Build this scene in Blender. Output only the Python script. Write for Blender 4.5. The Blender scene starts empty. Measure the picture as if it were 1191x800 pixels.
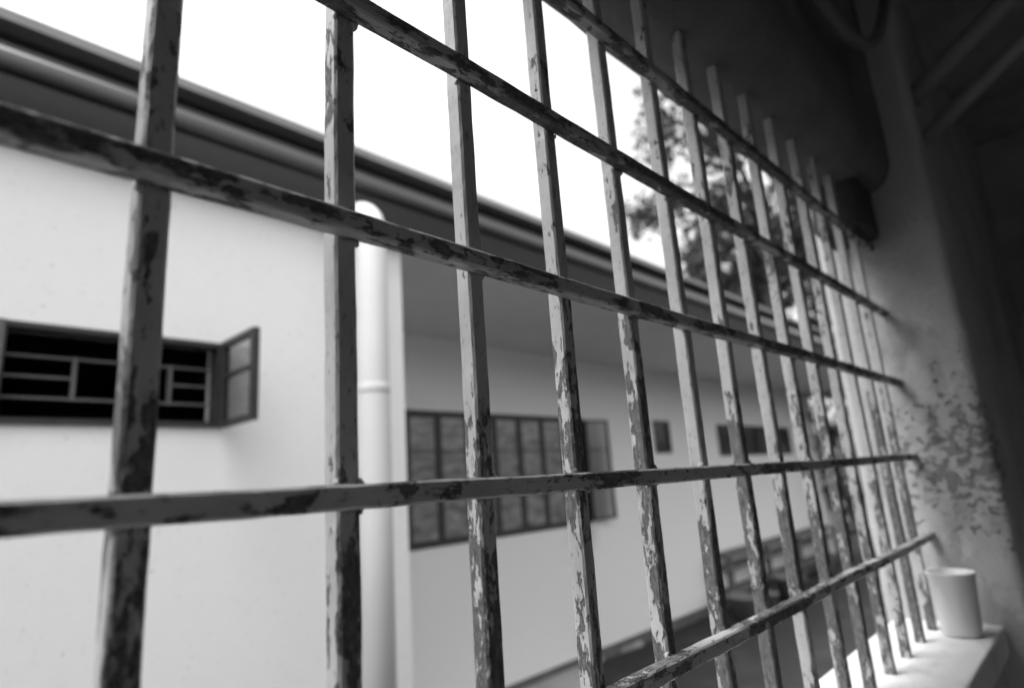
import bpy, bmesh, math, random
import numpy as np
from mathutils import Vector, Matrix, noise

random.seed(7)
sc = bpy.context.scene
COL = sc.collection
R = math.radians

# ------------------------------------------------------------------ camera
CAM = Vector((-0.0734, -0.2922, 0.0))
YAW, PITCH, ROLL = 0.819446, 0.224777, -0.069673
cd = bpy.data.cameras.new('camera')
cam = bpy.data.objects.new('camera', cd)
COL.objects.link(cam)
fwd = Vector((math.sin(YAW) * math.cos(PITCH), math.cos(YAW) * math.cos(PITCH), math.sin(PITCH)))
right0 = Vector((math.cos(YAW), -math.sin(YAW), 0))
up0 = right0.cross(fwd)
right = right0 * math.cos(ROLL) + up0 * math.sin(ROLL)
up = up0 * math.cos(ROLL) - right0 * math.sin(ROLL)
cam.matrix_world = Matrix(((right.x, up.x, -fwd.x, CAM.x), (right.y, up.y, -fwd.y, CAM.y),
                           (right.z, up.z, -fwd.z, CAM.z), (0, 0, 0, 1)))
cd.sensor_width = 36.0
cd.lens = 36.0 * 715.96 / 1191.0
cd.clip_start, cd.clip_end = 0.02, 900
cd.dof.use_dof = True
cd.dof.focus_distance = 0.46
cd.dof.aperture_fstop = 3.9
sc.camera = cam

# ------------------------------------------------------------------ sky, sun, exposure
SUN_EL, SUN_AZ = R(68), R(-75)          # azimuth from +Y, towards -X: high over the yard, veiled by cloud
w = bpy.data.worlds.new('World')
sc.world = w
w.use_nodes = True
nt = w.node_tree
bg = nt.nodes['Background']
sky = nt.nodes.new('ShaderNodeTexSky')
sky.sky_type = 'NISHITA'
sky.sun_disc = False
sky.sun_elevation = SUN_EL
sky.sun_rotation = SUN_AZ
sky.dust_density = 6.0
sky.air_density = 1.0
bw = nt.nodes.new('ShaderNodeRGBToBW')   # the photograph is black and white
nt.links.new(sky.outputs[0], bw.inputs[0])
nt.links.new(bw.outputs[0], bg.inputs['Color'])
bg.inputs['Strength'].default_value = 0.15

sl = bpy.data.lights.new('sun', 'SUN')
sl.energy = 1.0
sl.angle = R(60)
so = bpy.data.objects.new('sun', sl)
COL.objects.link(so)
sd = Vector((math.sin(SUN_AZ) * math.cos(SUN_EL), math.cos(SUN_AZ) * math.cos(SUN_EL), math.sin(SUN_EL)))
so.rotation_euler = (-sd).to_track_quat('-Z', 'Y').to_euler()

vs = sc.view_settings
vs.view_transform = 'Standard'
vs.look = 'None'
vs.exposure = 2.07
vs.gamma = 1.0
vs.use_curve_mapping = False
sc.cycles.use_denoising = True
sc.cycles.max_bounces = 10
sc.cycles.diffuse_bounces = 6
sc.cycles.caustics_reflective = False
sc.cycles.caustics_refractive = False
sc.cycles.sample_clamp_indirect = 6.0

# ------------------------------------------------------------------ materials
def new_mat(name):
    m = bpy.data.materials.new(name)
    m.use_nodes = True
    return m, m.node_tree, m.node_tree.nodes['Principled BSDF']

def g(v):
    return (v, v, v, 1)

class NB:
    """small node-building helper"""
    def __init__(self, nt): self.nt = nt
    def n(self, t, **kw):
        x = self.nt.nodes.new(t)
        for k, v in kw.items(): setattr(x, k, v)
        return x
    def l(self, a, b): self.nt.links.new(a, b)
    def pos(self):
        return self.n('ShaderNodeNewGeometry').outputs['Position']
    def mapping(self, src, scale=(1, 1, 1), loc=(0, 0, 0)):
        m = self.n('ShaderNodeMapping')
        m.inputs['Scale'].default_value = scale
        m.inputs['Location'].default_value = loc
        self.l(src, m.inputs['Vector'])
        return m.outputs[0]
    def noise(self, vec, scale, detail=4, rough=.55):
        t = self.n('ShaderNodeTexNoise')
        t.inputs['Scale'].default_value = scale
        t.inputs['Detail'].default_value = detail
        t.inputs['Roughness'].default_value = rough
        self.l(vec, t.inputs['Vector'])
        return t.outputs['Fac']
    def ramp(self, fac, stops):
        r = self.n('ShaderNodeValToRGB')
        e = r.color_ramp.elements
        while len(e) < len(stops): e.new(.5)
        for q, (p, v) in zip(e, stops):
            q.position = p; q.color = g(v)
        self.l(fac, r.inputs[0])
        return r.outputs[0]
    def math(self, op, a, b=None, clamp=False):
        m = self.n('ShaderNodeMath', operation=op, use_clamp=clamp)
        for i, v in enumerate((a, b)):
            if v is None: continue
            if isinstance(v, (int, float)): m.inputs[i].default_value = v
            else: self.l(v, m.inputs[i])
        return m.outputs[0]
    def mix(self, fac, a, b):
        m = self.n('ShaderNodeMix', data_type='RGBA')
        if isinstance(fac, (int, float)): m.inputs[0].default_value = fac
        else: self.l(fac, m.inputs[0])
        for i, v in ((6, a), (7, b)):
            if isinstance(v, (int, float)): m.inputs[i].default_value = g(v)
            else: self.l(v, m.inputs[i])
        return m.outputs[2]
    def bump(self, h, strength, dist, normal=None):
        b = self.n('ShaderNodeBump')
        b.inputs['Strength'].default_value = strength
        b.inputs['Distance'].default_value = dist
        self.l(h, b.inputs['Height'])
        if normal is not None: self.l(normal, b.inputs['Normal'])
        return b.outputs[0]

def plain(name, v, rough=.6, var=.12, scale=6.0, bump=.0, metal=0.0, spec=.4, bscale=60):
    m, t, p = new_mat(name)
    b = NB(t)
    pos = b.pos()
    f = b.noise(pos, scale, 6)
    c = b.ramp(f, [(.25, v * (1 - var)), (.75, v * (1 + var))])
    b.l(c, p.inputs['Base Color'])
    p.inputs['Roughness'].default_value = rough
    p.inputs['Metallic'].default_value = metal
    p.inputs['Specular IOR Level'].default_value = spec
    if bump:
        b.l(b.bump(b.noise(pos, bscale, 5), bump, .01), p.inputs['Normal'])
    return m

def peeling_paint(name, stretch, wear_amt, thr):
    """grey enamel, flaking off dark rusted iron in ragged patches"""
    m, t, p = new_mat(name)
    b = NB(t)
    pos = b.mapping(b.pos(), stretch)
    big = b.noise(pos, 17, 3, .55)
    mid = b.noise(pos, 105, 8, .72)
    fine = b.noise(pos, 260, 4, .6)
    field = b.math('ADD', b.math('MULTIPLY', big, .44), b.math('MULTIPLY', mid, .56))
    sep = b.n('ShaderNodeSeparateXYZ'); b.l(b.pos(), sep.inputs[0])       # weathered most where rain and hands reach, low on the grille
    wear = b.math('MULTIPLY', b.math('SUBTRACT', b.math('MULTIPLY', b.math('ADD', sep.outputs[2], .05), 4.0, clamp=True), .5), wear_amt)
    field = b.math('ADD', field, wear)
    mask = b.ramp(field, [(thr - .045, 0), (thr - .02, .12), (thr, 1), (.6, 1)])     # 1 = paint left
    paint = b.ramp(b.noise(pos, 30, 5), [(.3, .29), (.7, .41)])
    specks = b.ramp(fine, [(.33, .4), (.42, 1)])
    pm = b.n('ShaderNodeMix', data_type='RGBA', blend_type='MULTIPLY')
    pm.inputs[0].default_value = .8
    b.l(paint, pm.inputs[6]); b.l(specks, pm.inputs[7])
    rust = b.ramp(fine, [(.3, .045), (.72, .16)])
    b.l(b.mix(mask, rust, pm.outputs[2]), p.inputs['Base Color'])
    b.l(b.ramp(mask, [(0, .8), (1, .42)]), p.inputs['Roughness'])
    p.inputs['Specular IOR Level'].default_value = .45
    n1 = b.bump(mask, .9, .0016)
    n2 = b.bump(fine, .35, .0008, n1)
    b.l(b.bump(mid, .35, .002, n2), p.inputs['Normal'])
    return m

M = {}
M['bar_v'] = peeling_paint('peeling_bar_paint_upright', (1, 1, .38), .09, .480)
M['bar_h'] = peeling_paint('peeling_bar_paint_level', (.42, 1, 1), -.04, .508)

def plaster(name, v, stain, stain_lo, stain_hi, scale=5, bump=.5, spots=None, var=1.0):
    m, t, p = new_mat(name)
    b = NB(t)
    pos = b.pos()
    big = b.noise(pos, scale, 7, .6)
    fine = b.noise(pos, scale * 14, 6, .65)
    grain = b.noise(pos, scale * 70, 3, .6)
    base = b.ramp(fine, [(.25, v * (1 - .12 * var)), (.75, v * (1 + .08 * var))])
    st = b.ramp(big, [(stain_lo, 0), (stain_hi, 1)])
    col = b.mix(st, base, stain)
    h = b.math('ADD', b.math('MULTIPLY', fine, .7), b.math('MULTIPLY', grain, .3))
    if spots:                                    # ragged dark patch round a centre; on the pillar, flaked-off plaster
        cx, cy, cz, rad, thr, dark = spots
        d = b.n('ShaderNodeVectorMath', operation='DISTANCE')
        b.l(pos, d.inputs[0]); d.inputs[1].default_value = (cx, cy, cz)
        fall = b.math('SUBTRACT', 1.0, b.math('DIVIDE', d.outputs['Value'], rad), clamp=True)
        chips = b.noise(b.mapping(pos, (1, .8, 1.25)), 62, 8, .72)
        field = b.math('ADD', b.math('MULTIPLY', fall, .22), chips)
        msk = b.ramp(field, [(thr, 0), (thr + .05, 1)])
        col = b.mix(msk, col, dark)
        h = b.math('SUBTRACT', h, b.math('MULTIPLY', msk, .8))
    b.l(col, p.inputs['Base Color'])
    p.inputs['Roughness'].default_value = .85
    p.inputs['Specular IOR Level'].default_value = .2
    b.l(b.bump(h, bump, .006), p.inputs['Normal'])
    return m

M['house_white'] = plaster('whitewashed_wall', .82, .80, .52, .8, .8, .03, (5.47, 4.01, -.54, .42, .63, .26), var=.15)  # includes a ragged darker patch on the wall below the open leaf
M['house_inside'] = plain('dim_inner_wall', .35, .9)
M['soffit'] = plain('boarded_soffit', .66, .8, .06, 2)
M['fascia'] = plain('dark_gutter_paint', .012, .25, .2, 3, spec=1.0)
M['roof'] = plain('grey_roof_sheet', .20, .7, .2, 2)
M['pvc'] = plain('white_drainpipe_paint', .55, .7, .05, 4)
M['wood_dark'] = plain('dark_window_frame', .03, .5, .3, 20)
M['iron_grey'] = plain('grey_window_bar', .10, .55, .2, 20)
M['pillar'] = plaster('rough_pillar_plaster', .44, .36, .5, .72, 9, 1.0, (1.38, -.10, -.01, .25, .67, .22))
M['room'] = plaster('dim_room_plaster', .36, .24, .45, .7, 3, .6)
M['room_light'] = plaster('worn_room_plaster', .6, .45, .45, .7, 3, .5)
M['lintel'] = plaster('dark_lintel_plaster', .14, .10, .45, .7, 5, .35)  # dark, lightly mottled tone over the whole lintel
M['corner_shade'] = plain('near_black_corner_shade', .045, .9, .3, 12, .3)  # near-black colour standing in for shade between lintel and pillar
M['sill'] = plaster('worn_white_sill', .68, .5, .54, .76, 20, .8)
M['ground'] = plaster('dark_damp_ground', .030, .055, .5, .75, 1.6, .8)
M['apron'] = plaster('concrete_apron', .40, .22, .42, .7, 1.4, .5)
M['cup'] = plain('pale_plastic', .62, .4, .03, 8)
M['cable'] = plain('grey_rubber', .12, .5)
M['pipe'] = plain('dull_grey_pipe', .24, .6, .15, 8)
M['timber'] = plain('dark_weathered_timber', .11, .8, .3, 12, .3)
M['clay'] = plain('dull_clay', .16, .8, .2, 9)
M['bark'] = plain('tree_bark', .09, .9, .4, 8, .6)

def leaf_mat(name, v):
    m, t, p = new_mat(name)
    b = NB(t)
    oi = b.n('ShaderNodeAttribute', attribute_name='tone')
    c = b.ramp(oi.outputs['Fac'], [(0, v * .5), (1, v * 1.5)])
    b.l(c, p.inputs['Base Color'])
    p.inputs['Roughness'].default_value = .5
    p.inputs['Specular IOR Level'].default_value = .25
    tr = b.n('ShaderNodeBsdfTranslucent')
    b.l(c, tr.inputs[0])
    mx = b.n('ShaderNodeMixShader'); mx.inputs[0].default_value = .18
    b.l(p.outputs[0], mx.inputs[1]); b.l(tr.outputs[0], mx.inputs[2])
    b.l(mx.outputs[0], t.nodes['Material Output'].inputs[0])
    return m
M['leaf'] = leaf_mat('tree_leaf', .034)
M['shrub'] = leaf_mat('shrub_leaf', .05)

def glass_mat(name, lo, hi):
    m, t, p = new_mat(name)
    b = NB(t)
    pos = b.pos()
    c = b.ramp(b.noise(b.mapping(pos, (.8, 1, 2.2)), 6, 4, .55), [(.32, lo), (.7, hi)])
    b.l(c, p.inputs['Base Color'])
    p.inputs['Roughness'].default_value = .16
    p.inputs['Specular IOR Level'].default_value = .5
    return m
M['glass'] = glass_mat('grimy_window_glass', .10, .30)
M['vent_glass'] = glass_mat('dark_vent_glass', .01, .05)

def clear_glass():
    m, t, p = new_mat('thin_clear_glass')
    b = NB(t)
    tr = b.n('ShaderNodeBsdfTransparent'); tr.inputs[0].default_value = g(.68)
    gl = b.n('ShaderNodeBsdfGlossy'); gl.inputs['Roughness'].default_value = .12
    gl.inputs['Color'].default_value = g(.9)
    fr = b.n('ShaderNodeLayerWeight'); fr.inputs[0].default_value = .5
    f2 = b.math('ADD', b.math('MULTIPLY', b.math('POWER', fr.outputs['Facing'], 4.0), .5), .05, clamp=True)
    mx = b.n('ShaderNodeMixShader')
    b.l(f2, mx.inputs[0]); b.l(tr.outputs[0], mx.inputs[1]); b.l(gl.outputs[0], mx.inputs[2])
    b.l(mx.outputs[0], t.nodes['Material Output'].inputs[0])
    return m
M['clear'] = clear_glass()

# ------------------------------------------------------------------ mesh helpers
def obj(name, bm_or_me, mat, parent=None, loc=None, smooth=False):
    if isinstance(bm_or_me, bmesh.types.BMesh):
        me = bpy.data.meshes.new(name)
        bmesh.ops.recalc_face_normals(bm_or_me, faces=bm_or_me.faces[:])
        bm_or_me.to_mesh(me); bm_or_me.free()
    else:
        me = bm_or_me
    if mat is not None and not me.materials: me.materials.append(mat)
    if smooth:
        for p in me.polygons: p.use_smooth = True
    o = bpy.data.objects.new(name, me)
    COL.objects.link(o)
    if parent is not None: o.parent = parent
    if loc is not None: o.location = loc
    return o

def thing(name, label, cat, loc=(0, 0, 0), group=None):
    o = bpy.data.objects.new(name, None)
    COL.objects.link(o)
    o.empty_display_size = .05
    o.location = loc
    tag(o, label, cat, group)
    return o

def tag(o, label=None, cat=None, group=None, kind=None):
    if label: o['label'] = label
    if cat: o['category'] = cat
    if group: o['group'] = group
    if kind: o['kind'] = kind
    return o

def box(bm, x0, x1, y0, y1, z0, z1, bevel=0.0):
    r = bmesh.ops.create_cube(bm, size=1)
    vv = r['verts']
    for v in vv:
        v.co = Vector((x0 + (v.co.x + .5) * (x1 - x0), y0 + (v.co.y + .5) * (y1 - y0), z0 + (v.co.z + .5) * (z1 - z0)))
    if bevel:
        es = list({e for v in vv for e in v.link_edges})
        bmesh.ops.bevel(bm, geom=es, offset=bevel, segments=2, affect='EDGES', profile=.5)
    return bm

def box_bm(*a, **k):
    return box(bmesh.new(), *a, **k)

def tube(bm, pts, rad, seg=12, cap=True):
    pts = [Vector(p) for p in pts]
    rads = rad if isinstance(rad, (list, tuple)) else [rad] * len(pts)
    rings = []
    prev = None
    for i, p in enumerate(pts):
        d = (pts[min(i + 1, len(pts) - 1)] - pts[max(i - 1, 0)]).normalized()
        if prev is None:
            ref = Vector((0, 0, 1)) if abs(d.z) < .9 else Vector((1, 0, 0))
            a = d.cross(ref).normalized()
        else:
            a = (prev - d * prev.dot(d)).normalized()
        prev = a
        c = d.cross(a)
        rings.append([bm.verts.new(p + (a * math.cos(2 * math.pi * k / seg) + c * math.sin(2 * math.pi * k / seg)) * rads[i]) for k in range(seg)])
    for A, B in zip(rings, rings[1:]):
        for k in range(seg):
            bm.faces.new((A[k], A[(k + 1) % seg], B[(k + 1) % seg], B[k]))
    if cap:
        bm.faces.new(rings[0][::-1]); bm.faces.new(rings[-1])
    return bm

def lathe(bm, prof, seg=40, centre=(0, 0, 0)):
    c = Vector(centre)
    rings = [[bm.verts.new(c + Vector((r * math.cos(2 * math.pi * k / seg), r * math.sin(2 * math.pi * k / seg), z))) for k in range(seg)] for r, z in prof]
    for A, B in zip(rings, rings[1:]):
        for k in range(seg):
            bm.faces.new((A[k], A[(k + 1) % seg], B[(k + 1) % seg], B[k]))
    bm.faces.new(rings[0][::-1]); bm.faces.new(rings[-1])
    return bm

def wall_holes(axis, x0, x1, z0, z1, y0, y1, holes):
    """solid wall slab with rectangular openings; only outer faces are made. axis 'x': runs along x, thick in y"""
    xs = sorted({x0, x1, *[h[0] for h in holes], *[h[1] for h in holes]})
    zs = sorted({z0, z1, *[h[2] for h in holes], *[h[3] for h in holes]})
    bm = bmesh.new()
    cache = {}
    def V(x, y, z):
        k = (round(x, 5), round(y, 5), round(z, 5))
        if k not in cache: cache[k] = bm.verts.new((x, y, z) if axis == 'x' else (y, x, z))
        return cache[k]
    nx, nz = len(xs) - 1, len(zs) - 1
    def solid(i, j):
        if not (0 <= i < nx and 0 <= j < nz): return False
        mx, mz = (xs[i] + xs[i + 1]) / 2, (zs[j] + zs[j + 1]) / 2
        return not any(h[0] < mx < h[1] and h[2] < mz < h[3] for h in holes)
    for i in range(nx):
        for j in range(nz):
            if not solid(i, j): continue
            a, b, c, d = xs[i], xs[i + 1], zs[j], zs[j + 1]
            for y in (y0, y1):
                bm.faces.new((V(a, y, c), V(b, y, c), V(b, y, d), V(a, y, d)))
            if not solid(i - 1, j): bm.faces.new((V(a, y0, c), V(a, y1, c), V(a, y1, d), V(a, y0, d)))
            if not solid(i + 1, j): bm.faces.new((V(b, y0, c), V(b, y1, c), V(b, y1, d), V(b, y0, d)))
            if not solid(i, j - 1): bm.faces.new((V(a, y0, c), V(b, y0, c), V(b, y1, c), V(a, y1, c)))
            if not solid(i, j + 1): bm.faces.new((V(a, y0, d), V(b, y0, d), V(b, y1, d), V(a, y1, d)))
    return bm

def rough(bm, cell, amp, freq, only=None, seed=0):
    """cut a bmesh finer and push its vertices with noise so that plaster edges are not ruler-straight"""
    for _ in range(8):
        es = [e for e in bm.edges if e.calc_length() > cell * 1.6 and (only is None or only((e.verts[0].co + e.verts[1].co) / 2))]
        if not es or len(bm.verts) > 60000: break
        bmesh.ops.subdivide_edges(bm, edges=es, cuts=1, use_grid_fill=True)
    for v in bm.verts:
        n = noise.noise_vector(v.co * freq + Vector((seed, 0, 0))) + .45 * noise.noise_vector(v.co * freq * 3.1 + Vector((0, seed, 0)))
        v.co += n * amp
    return bm

# ------------------------------------------------------------------ levels and distances (metres; z = 0 is the camera's height)
GROUND = -1.85
FLOOR = -1.42
DE, DW, DR = 2.60, 2.72, 4.306           # from the camera: gutter, front wall, set-back wall of the house opposite
def Y(d): return CAM.y + d
def X(ratio, d): return CAM.x + ratio * d

# ------------------------------------------------------------------ ground
bm = bmesh.new()
N = 60
grid = []
for i in range(N + 1):
    row = []
    for j in range(N + 1):
        fx, fy = i / N * 2 - 1, j / N * 2 - 1
        x, y = 400 * math.copysign(abs(fx) ** 3.2, fx) + 6, 400 * math.copysign(abs(fy) ** 3.2, fy) + 2
        z = GROUND + .02 * noise.noise(Vector((x * .9, y * .9, 0))) - .01
        row.append(bm.verts.new((x, y, z)))
    grid.append(row)
for i in range(N):
    for j in range(N):
        bm.faces.new((grid[i][j], grid[i + 1][j], grid[i + 1][j + 1], grid[i][j + 1]))
tag(obj('ground', bm, M['ground'], smooth=True), kind='structure')

# pale concrete apron along the foot of the set-back wall, its edge worn to a curve
bm = bmesh.new()
prev = None
for i in range(61):
    x = 1.2 + i * .085
    edge = min(3.98, 3.30 + .68 * max(0.0, (x - 3.9) / 1.5) ** 1.6) + .05 * noise.noise(Vector((x * 2, 1, 3)))
    a = bm.verts.new((x, edge, GROUND + .035)); b_ = bm.verts.new((x, Y(DR) + .02, GROUND + .05)); c_ = bm.verts.new((x, edge, GROUND - .06))
    if prev:
        bm.faces.new((prev[0], a, b_, prev[1])); bm.faces.new((prev[2], c_, a, prev[0]))
    prev = (a, b_, c_)
tag(obj('pavement', bm, M['apron']), kind='structure')

# ------------------------------------------------------------------ the house opposite
house = thing('house', 'long white house with a dark gutter across the yard beyond the bars', 'house', (0, 0, 0))
XC = X(.744, DW)                          # corner between the front block and the set-back wall
XL, XR = -5.0, 13.4
ZS = .53 * DE                             # soffit
yF, yR = Y(DW), Y(DR)
TH = .16
w1 = (X(.105, DW), X(.385, DW), .119 * DW, .2535 * DW)
w2 = (X(.746, DR), X(.746, DR) + 7 * .353, -.104 * DR, .157 * DR)
v3 = (X(1.676, DR), X(1.776, DR), .064 * DR, .165 * DR)
v4 = (X(2.105, DR), X(2.80, DR), .050 * DR, .163 * DR)
obj('wall', wall_holes('x', XL, XC, GROUND - .1, ZS + .02, yF, yF + TH, [w1]), M['house_white'], house)
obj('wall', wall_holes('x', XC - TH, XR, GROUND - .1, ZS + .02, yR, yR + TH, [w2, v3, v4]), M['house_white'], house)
obj('wall', wall_holes('y', yF + TH, yR, GROUND - .1, ZS + .02, XC - TH, XC - .002, []), M['house_white'], house)
obj('wall', wall_holes('y', yR + TH, yR + 4.5, GROUND - .1, ZS + .02, XR - TH, XR, []), M['house_white'], house)
obj('wall', wall_holes('y', yF + TH, yR + 4.5, GROUND - .1, ZS + .02, XL, XL + TH, []), M['house_white'], house)
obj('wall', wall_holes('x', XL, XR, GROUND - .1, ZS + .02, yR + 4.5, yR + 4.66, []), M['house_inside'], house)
obj('soffit', box_bm(XL, XR + .3, Y(DE) + .03, yR + 4.6, ZS, ZS + .012), M['soffit'], house)

def extrude_x(prof, x0, x1):
    bm = bmesh.new()
    a = [bm.verts.new((x0, y, z)) for y, z in prof]
    b = [bm.verts.new((x1, y, z)) for y, z in prof]
    n = len(prof)
    for i in range(n):
        bm.faces.new((a[i], a[(i + 1) % n], b[(i + 1) % n], b[i]))
    bm.faces.new(a); bm.faces.new(b[::-1])
    return bm

ye = Y(DE)
# fascia board behind, half-round gutter in front, folded sheet edge on top
obj('fascia', extrude_x([(ye + .05, ZS - .012), (ye + .09, ZS - .012), (ye + .09, 1.775), (ye + .05, 1.775)], XL, XR + .3), M['fascia'], house)
obj('skirting', box_bm(XC, XR, yR - .02, yR, GROUND - .1, GROUND + .11), M['timber'], house)
gut = [(ye + .055, ZS - .006), (ye - .005, 1.572), (ye - .03, 1.574)]
for k in range(0, 10):                    # convex outer skin, rolled over at the top
    a = R(-35 + k * 12.5)
    gut.append((ye + .03 - .085 * math.cos(a), 1.612 + .078 * math.sin(a)))
gut.append((ye + .052, 1.668))
gt = obj('gutter', extrude_x(gut, XL, XR + .3), M['fascia'], house)
obj('gutter_lip', extrude_x([(ye + .015, 1.675), (ye + .03, 1.675), (ye + .03, 1.705), (ye + .015, 1.705)], XL, XR + .3), M['fascia'], gt)
rf_prof = [(ye - .04, 1.765), (ye + .06, 1.765), (yR + 2.2, 2.75), (yR + 5.2, 1.75), (yR + 5.2, 1.80), (yR + 2.2, 2.81), (ye - .04, 1.808)]
obj('roof', extrude_x(rf_prof, XL, XR + .35), M['roof'], house)

# downpipe at the corner, bent into the gutter at its top
px, py, pr = X(.671, DE - .1), Y(DE - .1), .078
bm = bmesh.new()
path = [(px, py, GROUND - .02), (px, py, 0), (px, py, 1.30)]
for k in range(1, 8):
    a = R(90 * k / 7)
    path.append((px, py + .13 * (1 - math.cos(a)), 1.30 + .13 * math.sin(a)))
path.append((px, py + .2, 1.43))
dp = obj('downpipe', tube(bm, path, pr, 28), M['pvc'], house, smooth=True)
bm = bmesh.new()
lathe(bm, [(pr - .001, .47), (pr + .002, .475), (pr + .003, .49), (pr + .003, .505), (pr + .002, .515), (pr - .001, .518)], 28, (px, py, 0))
obj('collar', bm, M['pvc'], dp, smooth=True)
for zz in (.95, -.9):
    bm = box_bm(px - .012, px + .012, py + pr - .01, yF + .01, zz, zz + .03)
    obj('bracket', bm, M['pvc'], dp)

def rect_frame(x0, x1, z0, z1, y0, y1, t):
    bm = bmesh.new()
    box(bm, x0, x1, y0, y1, z0, z0 + t); box(bm, x0, x1, y0, y1, z1 - t, z1)
    box(bm, x0, x0 + t, y0, y1, z0 + t, z1 - t); box(bm, x1 - t, x1, y0, y1, z0 + t, z1 - t)
    return bm

def leaf(parent, hinge, w_, z0, z1, ang, mat_glass, rows, t=.026, th=.028, side=1):
    """one casement leaf: frame with panes, hinged at a point, turned by ang about z (0 = shut)"""
    bm = rect_frame(0 if side > 0 else -w_, w_ if side > 0 else 0, z0, z1, -th / 2, th / 2, t)
    xa, xb = (t, w_ - t) if side > 0 else (-w_ + t, -t)
    zs = [z0 + t] + rows + [z1 - t]
    for r_ in rows: box(bm, xa, xb, -.009, .009, r_ - .008, r_ + .008)
    f = obj('casement', bm, M['wood_dark'], parent)
    f.location = hinge; f.rotation_euler = (0, 0, ang)
    for a, b in zip(zs, zs[1:]):
        pn = obj('pane', box_bm(xa, xb, -.002, .002, a, b), mat_glass, parent)
        pn.location = hinge; pn.rotation_euler = (0, 0, ang)
    return f

# small high window in the front wall, one leaf thrown open, iron bars across a dark room
win = obj('window', rect_frame(w1[0], w1[1], w1[2], w1[3], yF - .012, yF + .06, .022), M['wood_dark'], house)
win['label'] = 'small high window with one leaf swung open and bars across a dark room'
zA, zB, zC = .153 * (DW + .05), .181 * (DW + .05), .208 * (DW + .05)
xA, xB = X(.189, DW + .05), X(.309, DW + .05)
for z_, xa, xb in ((zA, w1[0] + .022, w1[1] - .022), (zC, w1[0] + .022, w1[1] - .022), (zB, w1[0] + .022, xA), (zB, xB, w1[1] - .022)):
    obj('security_bar', box_bm(xa, xb, yF + .035, yF + .047, z_ - .0045, z_ + .0045), M['iron_grey'], win)
for x_ in (xA, xB):
    obj('security_bar', box_bm(x_ - .007, x_ + .007, yF + .033, yF + .049, zA - .007, zC + .007), M['iron_grey'], win)
leaf(win, (w1[1] + .005, yF - .014, 0), .32, w1[2] - .004, w1[3] + .004, R(90), M['clear'], [w1[2] + .215], side=-1)
obj('shutter_stile', box_bm(w1[0] - .03, w1[0] + .014, yF - .022, yF + .03, w1[2], w1[3]), M['iron_grey'], win)

# long casement window of the set-back wall: six leaves shut, the seventh swung open
win2 = obj('window', rect_frame(w2[0] - .02, w2[1] + .02, w2[2] - .02, w2[3] + .02, yR - .01, yR + .07, .024), M['wood_dark'], house)
win2['label'] = 'long window of dark casements, the last one swung open'
rows = [-.035, .336]
for k in range(6):
    leaf(win2, (w2[0] + k * .353 + .003, yR + .01, 0), .347, w2[2] + .006, w2[3] - .006, 0, M['glass'], rows, t=.030 if k % 2 else .034)
leaf(win2, (w2[1] + .01, yR - .03, 0), .345, w2[2] + .006, w2[3] - .006, R(167), M['clear'], rows, side=-1)

# vents further along
vn = obj('window', rect_frame(v3[0], v3[1], v3[2], v3[3], yR - .006, yR + .05, .03), M['wood_dark'], house)
vn2 = obj('window', rect_frame(v4[0], v4[1], v4[2], v4[3], yR - .006, yR + .05, .03), M['wood_dark'], house)
for k in range(1, 4):
    xm = v4[0] + (v4[1] - v4[0]) * k / 4
    obj('mullion', box_bm(xm - .03, xm + .03, yR - .004, yR + .045, v4[2] + .03, v4[3] - .03), M['wood_dark'], vn2)
for (a, b, c, d), par, n in ((v3, vn, 1), (v4, vn2, 4)):
    for k in range(n):
        xa = a + (b - a) * k / n + .031; xb = a + (b - a) * (k + 1) / n - .031
        obj('pane', box_bm(xa, xb, yR + .02, yR + .024, c + .031, d - .031), M['vent_glass'], par)

# ------------------------------------------------------------------ the room the camera stands in
S_IN, S_OUT = -.088, .085                 # sill depth
P_IN, P_OUT = -.135, .10                  # pillar depth
XJ = 1.38                                 # pillar's face at the end of the grille
ZSILL, ZSOF = -.305, .56
XLJ = -1.15
CEIL = 1.32
sill = obj('window_sill', rough(box_bm(XLJ, XJ + .01, S_IN, S_OUT, ZSILL - .05, ZSILL, bevel=.006), .022, .0016, 22, lambda c: c.x > .3), M['sill'], smooth=True)
tag(sill, 'worn white cement sill running under the grille', 'sill')
bm = wall_holes('x', XLJ, XJ + .01, GROUND - .1, ZSILL - .05, S_IN + .012, .07, [])
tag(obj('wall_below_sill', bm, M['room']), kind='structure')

pil = bmesh.new()
box(pil, XJ, XJ + .32, P_IN, P_OUT, GROUND - .1, CEIL + .02, bevel=.014)
rough(pil, .016, .0032, 16, lambda c: c.z > -.5 and c.x < XJ + .05, seed=3)
for v in pil.verts:                        # real pits where the plaster has come away
    d = (v.co - Vector((XJ, -.10, -.03))).length
    n = noise.noise(v.co * 38)
    if d < .30 and n > .12: v.co.x += .006 * min(1, (n - .12) * 4)
pillar = obj('pillar', pil, M['pillar'], smooth=True)
tag(pillar, 'rough plaster pillar with flaked dark patches at the far end of the grille', 'pillar')

# lintel over the opening: one rounded member, with a near-black block added by the pillar for the deep shade there
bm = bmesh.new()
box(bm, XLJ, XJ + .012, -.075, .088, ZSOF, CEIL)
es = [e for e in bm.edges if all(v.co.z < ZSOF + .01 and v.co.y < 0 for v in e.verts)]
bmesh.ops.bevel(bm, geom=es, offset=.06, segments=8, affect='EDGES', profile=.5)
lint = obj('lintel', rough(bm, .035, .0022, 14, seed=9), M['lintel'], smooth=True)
tag(lint, 'dark concrete lintel over the grille', 'lintel')
bm = box_bm(1.25, XJ + .012, -.03, .065, .452, ZSOF + .05, bevel=.018)
obj('shade_block', rough(bm, .02, .003, 22, seed=2), M['corner_shade'], lint, smooth=True)

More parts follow.
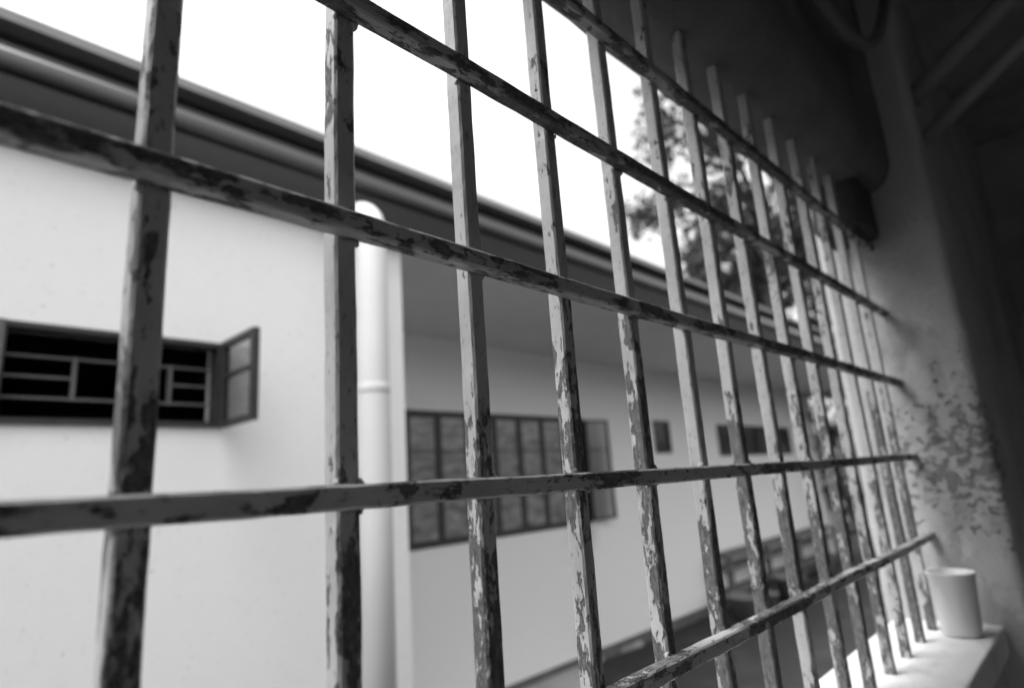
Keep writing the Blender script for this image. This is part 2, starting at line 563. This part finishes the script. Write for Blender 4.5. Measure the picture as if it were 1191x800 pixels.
for nm, b6 in (('wall_right', (XJ + .318, 3.2, -.12, .09, GROUND - .1, CEIL)), ('wall_left', (-3.0, XLJ, -.12, .09, GROUND - .1, CEIL))):
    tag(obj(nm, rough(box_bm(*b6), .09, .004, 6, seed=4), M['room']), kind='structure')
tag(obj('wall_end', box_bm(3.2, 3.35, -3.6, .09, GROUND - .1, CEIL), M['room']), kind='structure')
tag(obj('wall_near_end', wall_holes('y', -3.6, .09, GROUND - .1, CEIL, -3.15, -3.0, [(-2.6, -1.2, -.5, .75)]), M['room_light']), kind='structure')  # opening out of view, added for fill light as well
# unseen doorway and window, added behind the camera to let fill daylight in
tag(obj('wall_back', wall_holes('x', -3.15, 3.35, GROUND - .1, CEIL, -3.75, -3.6, [(-2.2, -1.0, FLOOR, .8), (-.2, .7, -.5, .8)]), M['room_light']), kind='structure')
tag(obj('floor', box_bm(-3.0, 3.2, -3.6, -.07, FLOOR - .12, FLOOR), M['room']), kind='structure')
tag(obj('ceiling', box_bm(-3.15, 3.35, -3.75, .2, CEIL + .005, CEIL + .16), M['room']), kind='structure')

# two slanting conduits that leave the wall beyond the pillar and climb to the ceiling
for (a, b), lab in ((((1.46, -.118, .768), (1.46, -.95, 1.317)), 'upper of two slanting grey pipes climbing from the wall behind the pillar'),
                    (((1.46, -.118, .662), (1.46, -1.11, 1.317)), 'lower of two slanting grey pipes climbing from the wall behind the pillar')):
    p = obj('pipe', tube(bmesh.new(), [a, b], .021 if 'upper' in lab else .016, 18), M['pipe'], smooth=True)
    tag(p, lab, 'pipe', 'slanting pipes')

# slack cable looped across the top of the lintel
def catenary(p, q, sag, n=24):
    p, q = Vector(p), Vector(q)
    return [p.lerp(q, i / n) + Vector((0, 0, -sag * 4 * (i / n) * (1 - i / n))) for i in range(n + 1)]
bm = bmesh.new()
tube(bm, [(.52, -.085, 1.3)] + catenary((.66, -.085, .90), (1.36, -.14, .99), .24) + [(1.40, -.141, 1.12), (1.42, -.142, 1.31)], .011, 10)
tag(obj('cable', bm, M['cable'], smooth=True), 'slack dark cable looped between lintel and pillar', 'cable')

# ------------------------------------------------------------------ the grille
U = .1
grille = thing('window_grille', 'grille of square iron bars with peeling grey paint filling the window', 'grille', (0, 0, ZSILL))
def bar(axis, fixed, a, b, half, seed):
    """hand-forged square bar: chamfered section swept with a slight wander"""
    ch = half * .22
    sec = [(half, half - ch), (half - ch, half), (-half + ch, half), (-half, half - ch), (-half, -half + ch), (-half + ch, -half), (half - ch, -half), (half, -half + ch)]
    n = max(30, int((b - a) / .007))
    bm = bmesh.new()
    rings = []
    for i in range(n + 1):
        t = a + (b - a) * i / n
        w_ = noise.noise_vector(Vector((t * 3.0, seed * 7.3, 0))) * .0018 + noise.noise_vector(Vector((t * 16, seed * 3.1, 5))) * .0005
        s_ = 1 + .04 * noise.noise(Vector((t * 40, seed, 1)))
        tw = .05 * noise.noise(Vector((t * 5, seed, 8)))
        ring = []
        for k, (u, v) in enumerate(sec):
            u2, v2 = (u * math.cos(tw) - v * math.sin(tw)) * s_, (u * math.sin(tw) + v * math.cos(tw)) * s_
            j = noise.noise(Vector((t * 90, k * 1.7, seed))) * .00035
            u2 += j; v2 += j
            if axis == 'z': co = (fixed[0] + u2 + w_.x, fixed[1] + v2 + w_.y, t - ZSILL)
            else: co = (t, fixed[0] + u2 + w_.x * .5, fixed[1] + v2 + w_.y - ZSILL)
            ring.append(bm.verts.new(co))
        rings.append(ring)
    for A, B in zip(rings, rings[1:]):
        for k in range(8): bm.faces.new((A[k], A[(k + 1) % 8], B[(k + 1) % 8], B[k]))
    bm.faces.new(rings[0][::-1]); bm.faces.new(rings[-1])
    return bm

HV, HH = .0069, .0064
HZ = [-.150, 0.0, .150, .2985, .441]
VX = [i * U + HV for i in range(-9, 14)]
for i, x in enumerate(VX):
    top = ZSOF + .02 if x < 1.0 else ZSOF + .05
    obj('upright_bar', bar('z', (x, HV), ZSILL - .02, top, HV, i), M['bar_v'], grille)
for i, z in enumerate(HZ):
    obj('cross_bar', bar('x', (-HH + .0006, z), XLJ + .01, XJ + .012, HH, 40 + i), M['bar_h'], grille)
# weld beads in the corners where bars cross
wb = []
for k in range(3):
    bm = bmesh.new()
    bmesh.ops.create_icosphere(bm, subdivisions=2, radius=1)
    for v in bm.verts: v.co *= 1 + .35 * noise.noise(v.co * 2.1 + Vector((k * 9, 0, 0)))
    me = bpy.data.meshes.new('weld'); bm.to_mesh(me); bm.free()
    me.materials.append(M['bar_v'])
    for p in me.polygons: p.use_smooth = True
    wb.append(me)
rnd = random.Random(3)
for i, x in enumerate(VX):
    if x < -.3: continue
    for z in HZ:
        for sx, sz in ((-1, 1), (1, 1), (-1, -1), (1, -1)):
            if rnd.random() < .45: continue
            o = obj('weld', wb[rnd.randrange(3)], None, grille)
            o.location = (x + sx * (HV - .0005), .0012, z + sz * HH - ZSILL)
            q = rnd.uniform(.0016, .0031)
            o.scale = (q * .9, q, q * 1.15)

# ------------------------------------------------------------------ cup on the sill
bm = bmesh.new()
# moulded foot ring, flared wall, rolled lip
prof = [(.0005, .006), (.024, .006), (.0285, 0.0), (.0295, .002), (.0365, .098), (.0376, .0995), (.0376, .103), (.0356, .103), (.0285, .008), (.0005, .0078)]
lathe(bm, prof, 48)
cup = obj('cup', bm, M['cup'], smooth=True, loc=(1.285, -.042, ZSILL + .0015))
tag(cup, 'pale plastic cup standing on the sill against the pillar', 'cup')

# ------------------------------------------------------------------ things along the far wall
rk = thing('plank_rack', 'low dark timber rack of three boards against the white wall', 'rack', (8.1, Y(4.0), GROUND))
x0, x1 = 0, 4.2
for z_, t_ in ((.75, .05), (.58, .045), (.28, .05)):
    obj('board', box_bm(x0, x1, -.02, .22, z_ - t_, z_), M['timber'], rk)
for k in range(4):
    xx = x0 + .1 + k * 1.3
    obj('post', box_bm(xx, xx + .07, .0, .07, 0, .70), M['timber'], rk)
def pot(x, y, s, lab):
    bm = bmesh.new()
    lathe(bm, [(.10 * s, 0), (.15 * s, .22 * s), (.165 * s, .225 * s), (.165 * s, .26 * s), (.145 * s, .26 * s), (.13 * s, .2 * s), (.01, .2 * s)], 24)
    return tag(obj('flower_pot', bm, M['clay'], smooth=True, loc=(x, y, GROUND + .02)), lab, 'pot', 'pots by the rack')
pot(7.85, 3.45, 1.1, 'clay pot on the ground left of the dark rack')
pot(8.55, 3.40, .8, 'small clay pot in front of the near end of the rack')
pot(9.3, 3.42, 1.2, 'larger clay pot in front of the middle of the rack')

# ------------------------------------------------------------------ foliage
def leaves_mesh(name, pts, size, seed):
    rs = np.random.RandomState(seed)
    n = len(pts)
    d = rs.normal(size=(n, 3)); d /= np.linalg.norm(d, axis=1)[:, None]
    e = rs.normal(size=(n, 3)); e -= (e * d).sum(1)[:, None] * d; e /= np.linalg.norm(e, axis=1)[:, None]
    nn = np.cross(d, e)
    L = size * rs.uniform(.6, 1.35, size=(n, 1)); W = L * rs.uniform(.38, .55, size=(n, 1))
    p = np.asarray(pts)
    v = np.stack([p - d * L * .5, p + e * W * .5 + nn * W * .12, p + d * L * .5, p - e * W * .5 + nn * W * .12], 1).reshape(-1, 3)
    me = bpy.data.meshes.new(name)
    idx = np.arange(n) * 4
    faces = np.stack([idx, idx + 1, idx + 2, idx + 3], 1)
    me.from_pydata(v.tolist(), [], faces.tolist())
    at = me.attributes.new('tone', 'FLOAT', 'FACE')
    at.data.foreach_set('value', rs.uniform(0, 1, n).astype(np.float32))
    return me

def clumps(centres, radii, counts, seed):
    rs = np.random.RandomState(seed)
    out = []
    for c, r, k in zip(centres, radii, counts):
        u = rs.normal(size=(k, 3)); u /= np.linalg.norm(u, axis=1)[:, None]
        out.append(np.array(c) + u * (rs.uniform(0, 1, size=(k, 1)) ** .45) * r * np.array([1, 1, .7]))
    return np.concatenate(out)

def build_tree(name, label, base, top, spread, n_limbs, n_clump, leaf_size, seed, density=70):
    rs = random.Random(seed)
    t = thing(name, label, 'tree', base)
    base, top = Vector(base), Vector(top)
    h = top - base
    bm = bmesh.new()
    trunk = [Vector((0, 0, -.1))] + [h * f + Vector((rs.uniform(-.15, .15), rs.uniform(-.15, .15), 0)) for f in (.25, .5, .75, 1)]
    tube(bm, trunk, [.30, .25, .21, .16, .07], 12)
    ends = []
    for i in range(n_limbs):
        f = rs.uniform(.45, .98)
        a = rs.uniform(0, 2 * math.pi)
        s = h * f
        e = s + Vector((math.cos(a) * spread[0] * rs.uniform(.45, 1), math.sin(a) * spread[1] * rs.uniform(.45, 1), spread[2] * rs.uniform(-.35, .9)))
        m = s.lerp(e, .5) + Vector((0, 0, rs.uniform(.1, .5)))
        tube(bm, [s, m, e], [.10, .06, .018], 7)
        ends += [e, m]
        for _ in range(3):
            e2 = e + Vector((rs.uniform(-1, 1), rs.uniform(-1, 1), rs.uniform(-.6, .6)))
            tube(bm, [m.lerp(e, .6), e2], [.03, .008], 5)
            ends.append(e2)
    obj('trunk', bm, M['bark'], t, smooth=True)
    cs, rr, kk = [], [], []
    for _ in range(n_clump):
        e = rs.choice(ends) + Vector((rs.gauss(0, .5), rs.gauss(0, .5), rs.gauss(0, .35)))
        if e.z < 5.9 and rs.random() < .55: continue
        if e.x < -2.2 and e.z < 7.2 and rs.random() < .8: continue
        r = rs.uniform(.28, .7)
        cs.append(e); rr.append(r); kk.append(int(density * (r / .5) ** 2))
    me = leaves_mesh('crown', clumps(cs, rr, kk, seed), leaf_size, seed)
    obj('crown', me, M['leaf'], t)
    return t
build_tree('leafy_tree', 'tall dark leafy tree rising over the far end of the gutter', (16.2, 5.6, GROUND), (15.8, 5.2, 6.8), (4.8, 2.4, 2.3), 34, 540, .17, 6, 90)

def shrub(x, y, h, r, lab, seed):
    t = thing('shrub', lab, 'shrub', (x, y, GROUND), 'shrubs at the end of the yard')
    rs = random.Random(seed)
    bm = bmesh.new()
    cs = []
    for _ in range(9):
        e = Vector((rs.uniform(-r, r) * .7, rs.uniform(-r, r) * .7, h * rs.uniform(.4, .95)))
        tube(bm, [(0, 0, -.05), e * .5 + Vector((0, 0, .1)), e], [.04, .025, .008], 6)
        cs.append(e)
    obj('stem', bm, M['bark'], t)
    C, RR, K = [], [], []
    for _ in range(46):
        f = rs.uniform(.08, 1)
        C.append((rs.uniform(-r, r), rs.uniform(-r, r), h * f)); RR.append(rs.uniform(.25, .42)); K.append(80)
    obj('foliage', leaves_mesh('foliage', clumps(C, RR, K, seed), .12, seed), M['shrub'], t)
shrub(13.95, 3.6, 3.7, .8, 'tall dark shrub close to the end of the white wall', 11)
shrub(14.0, 2.2, 3.7, .8, 'dark shrub in the middle of the hedge closing the yard', 12)
shrub(13.9, .9, 3.0, .8, 'dark shrub nearest the barred window in the yard hedge', 13)
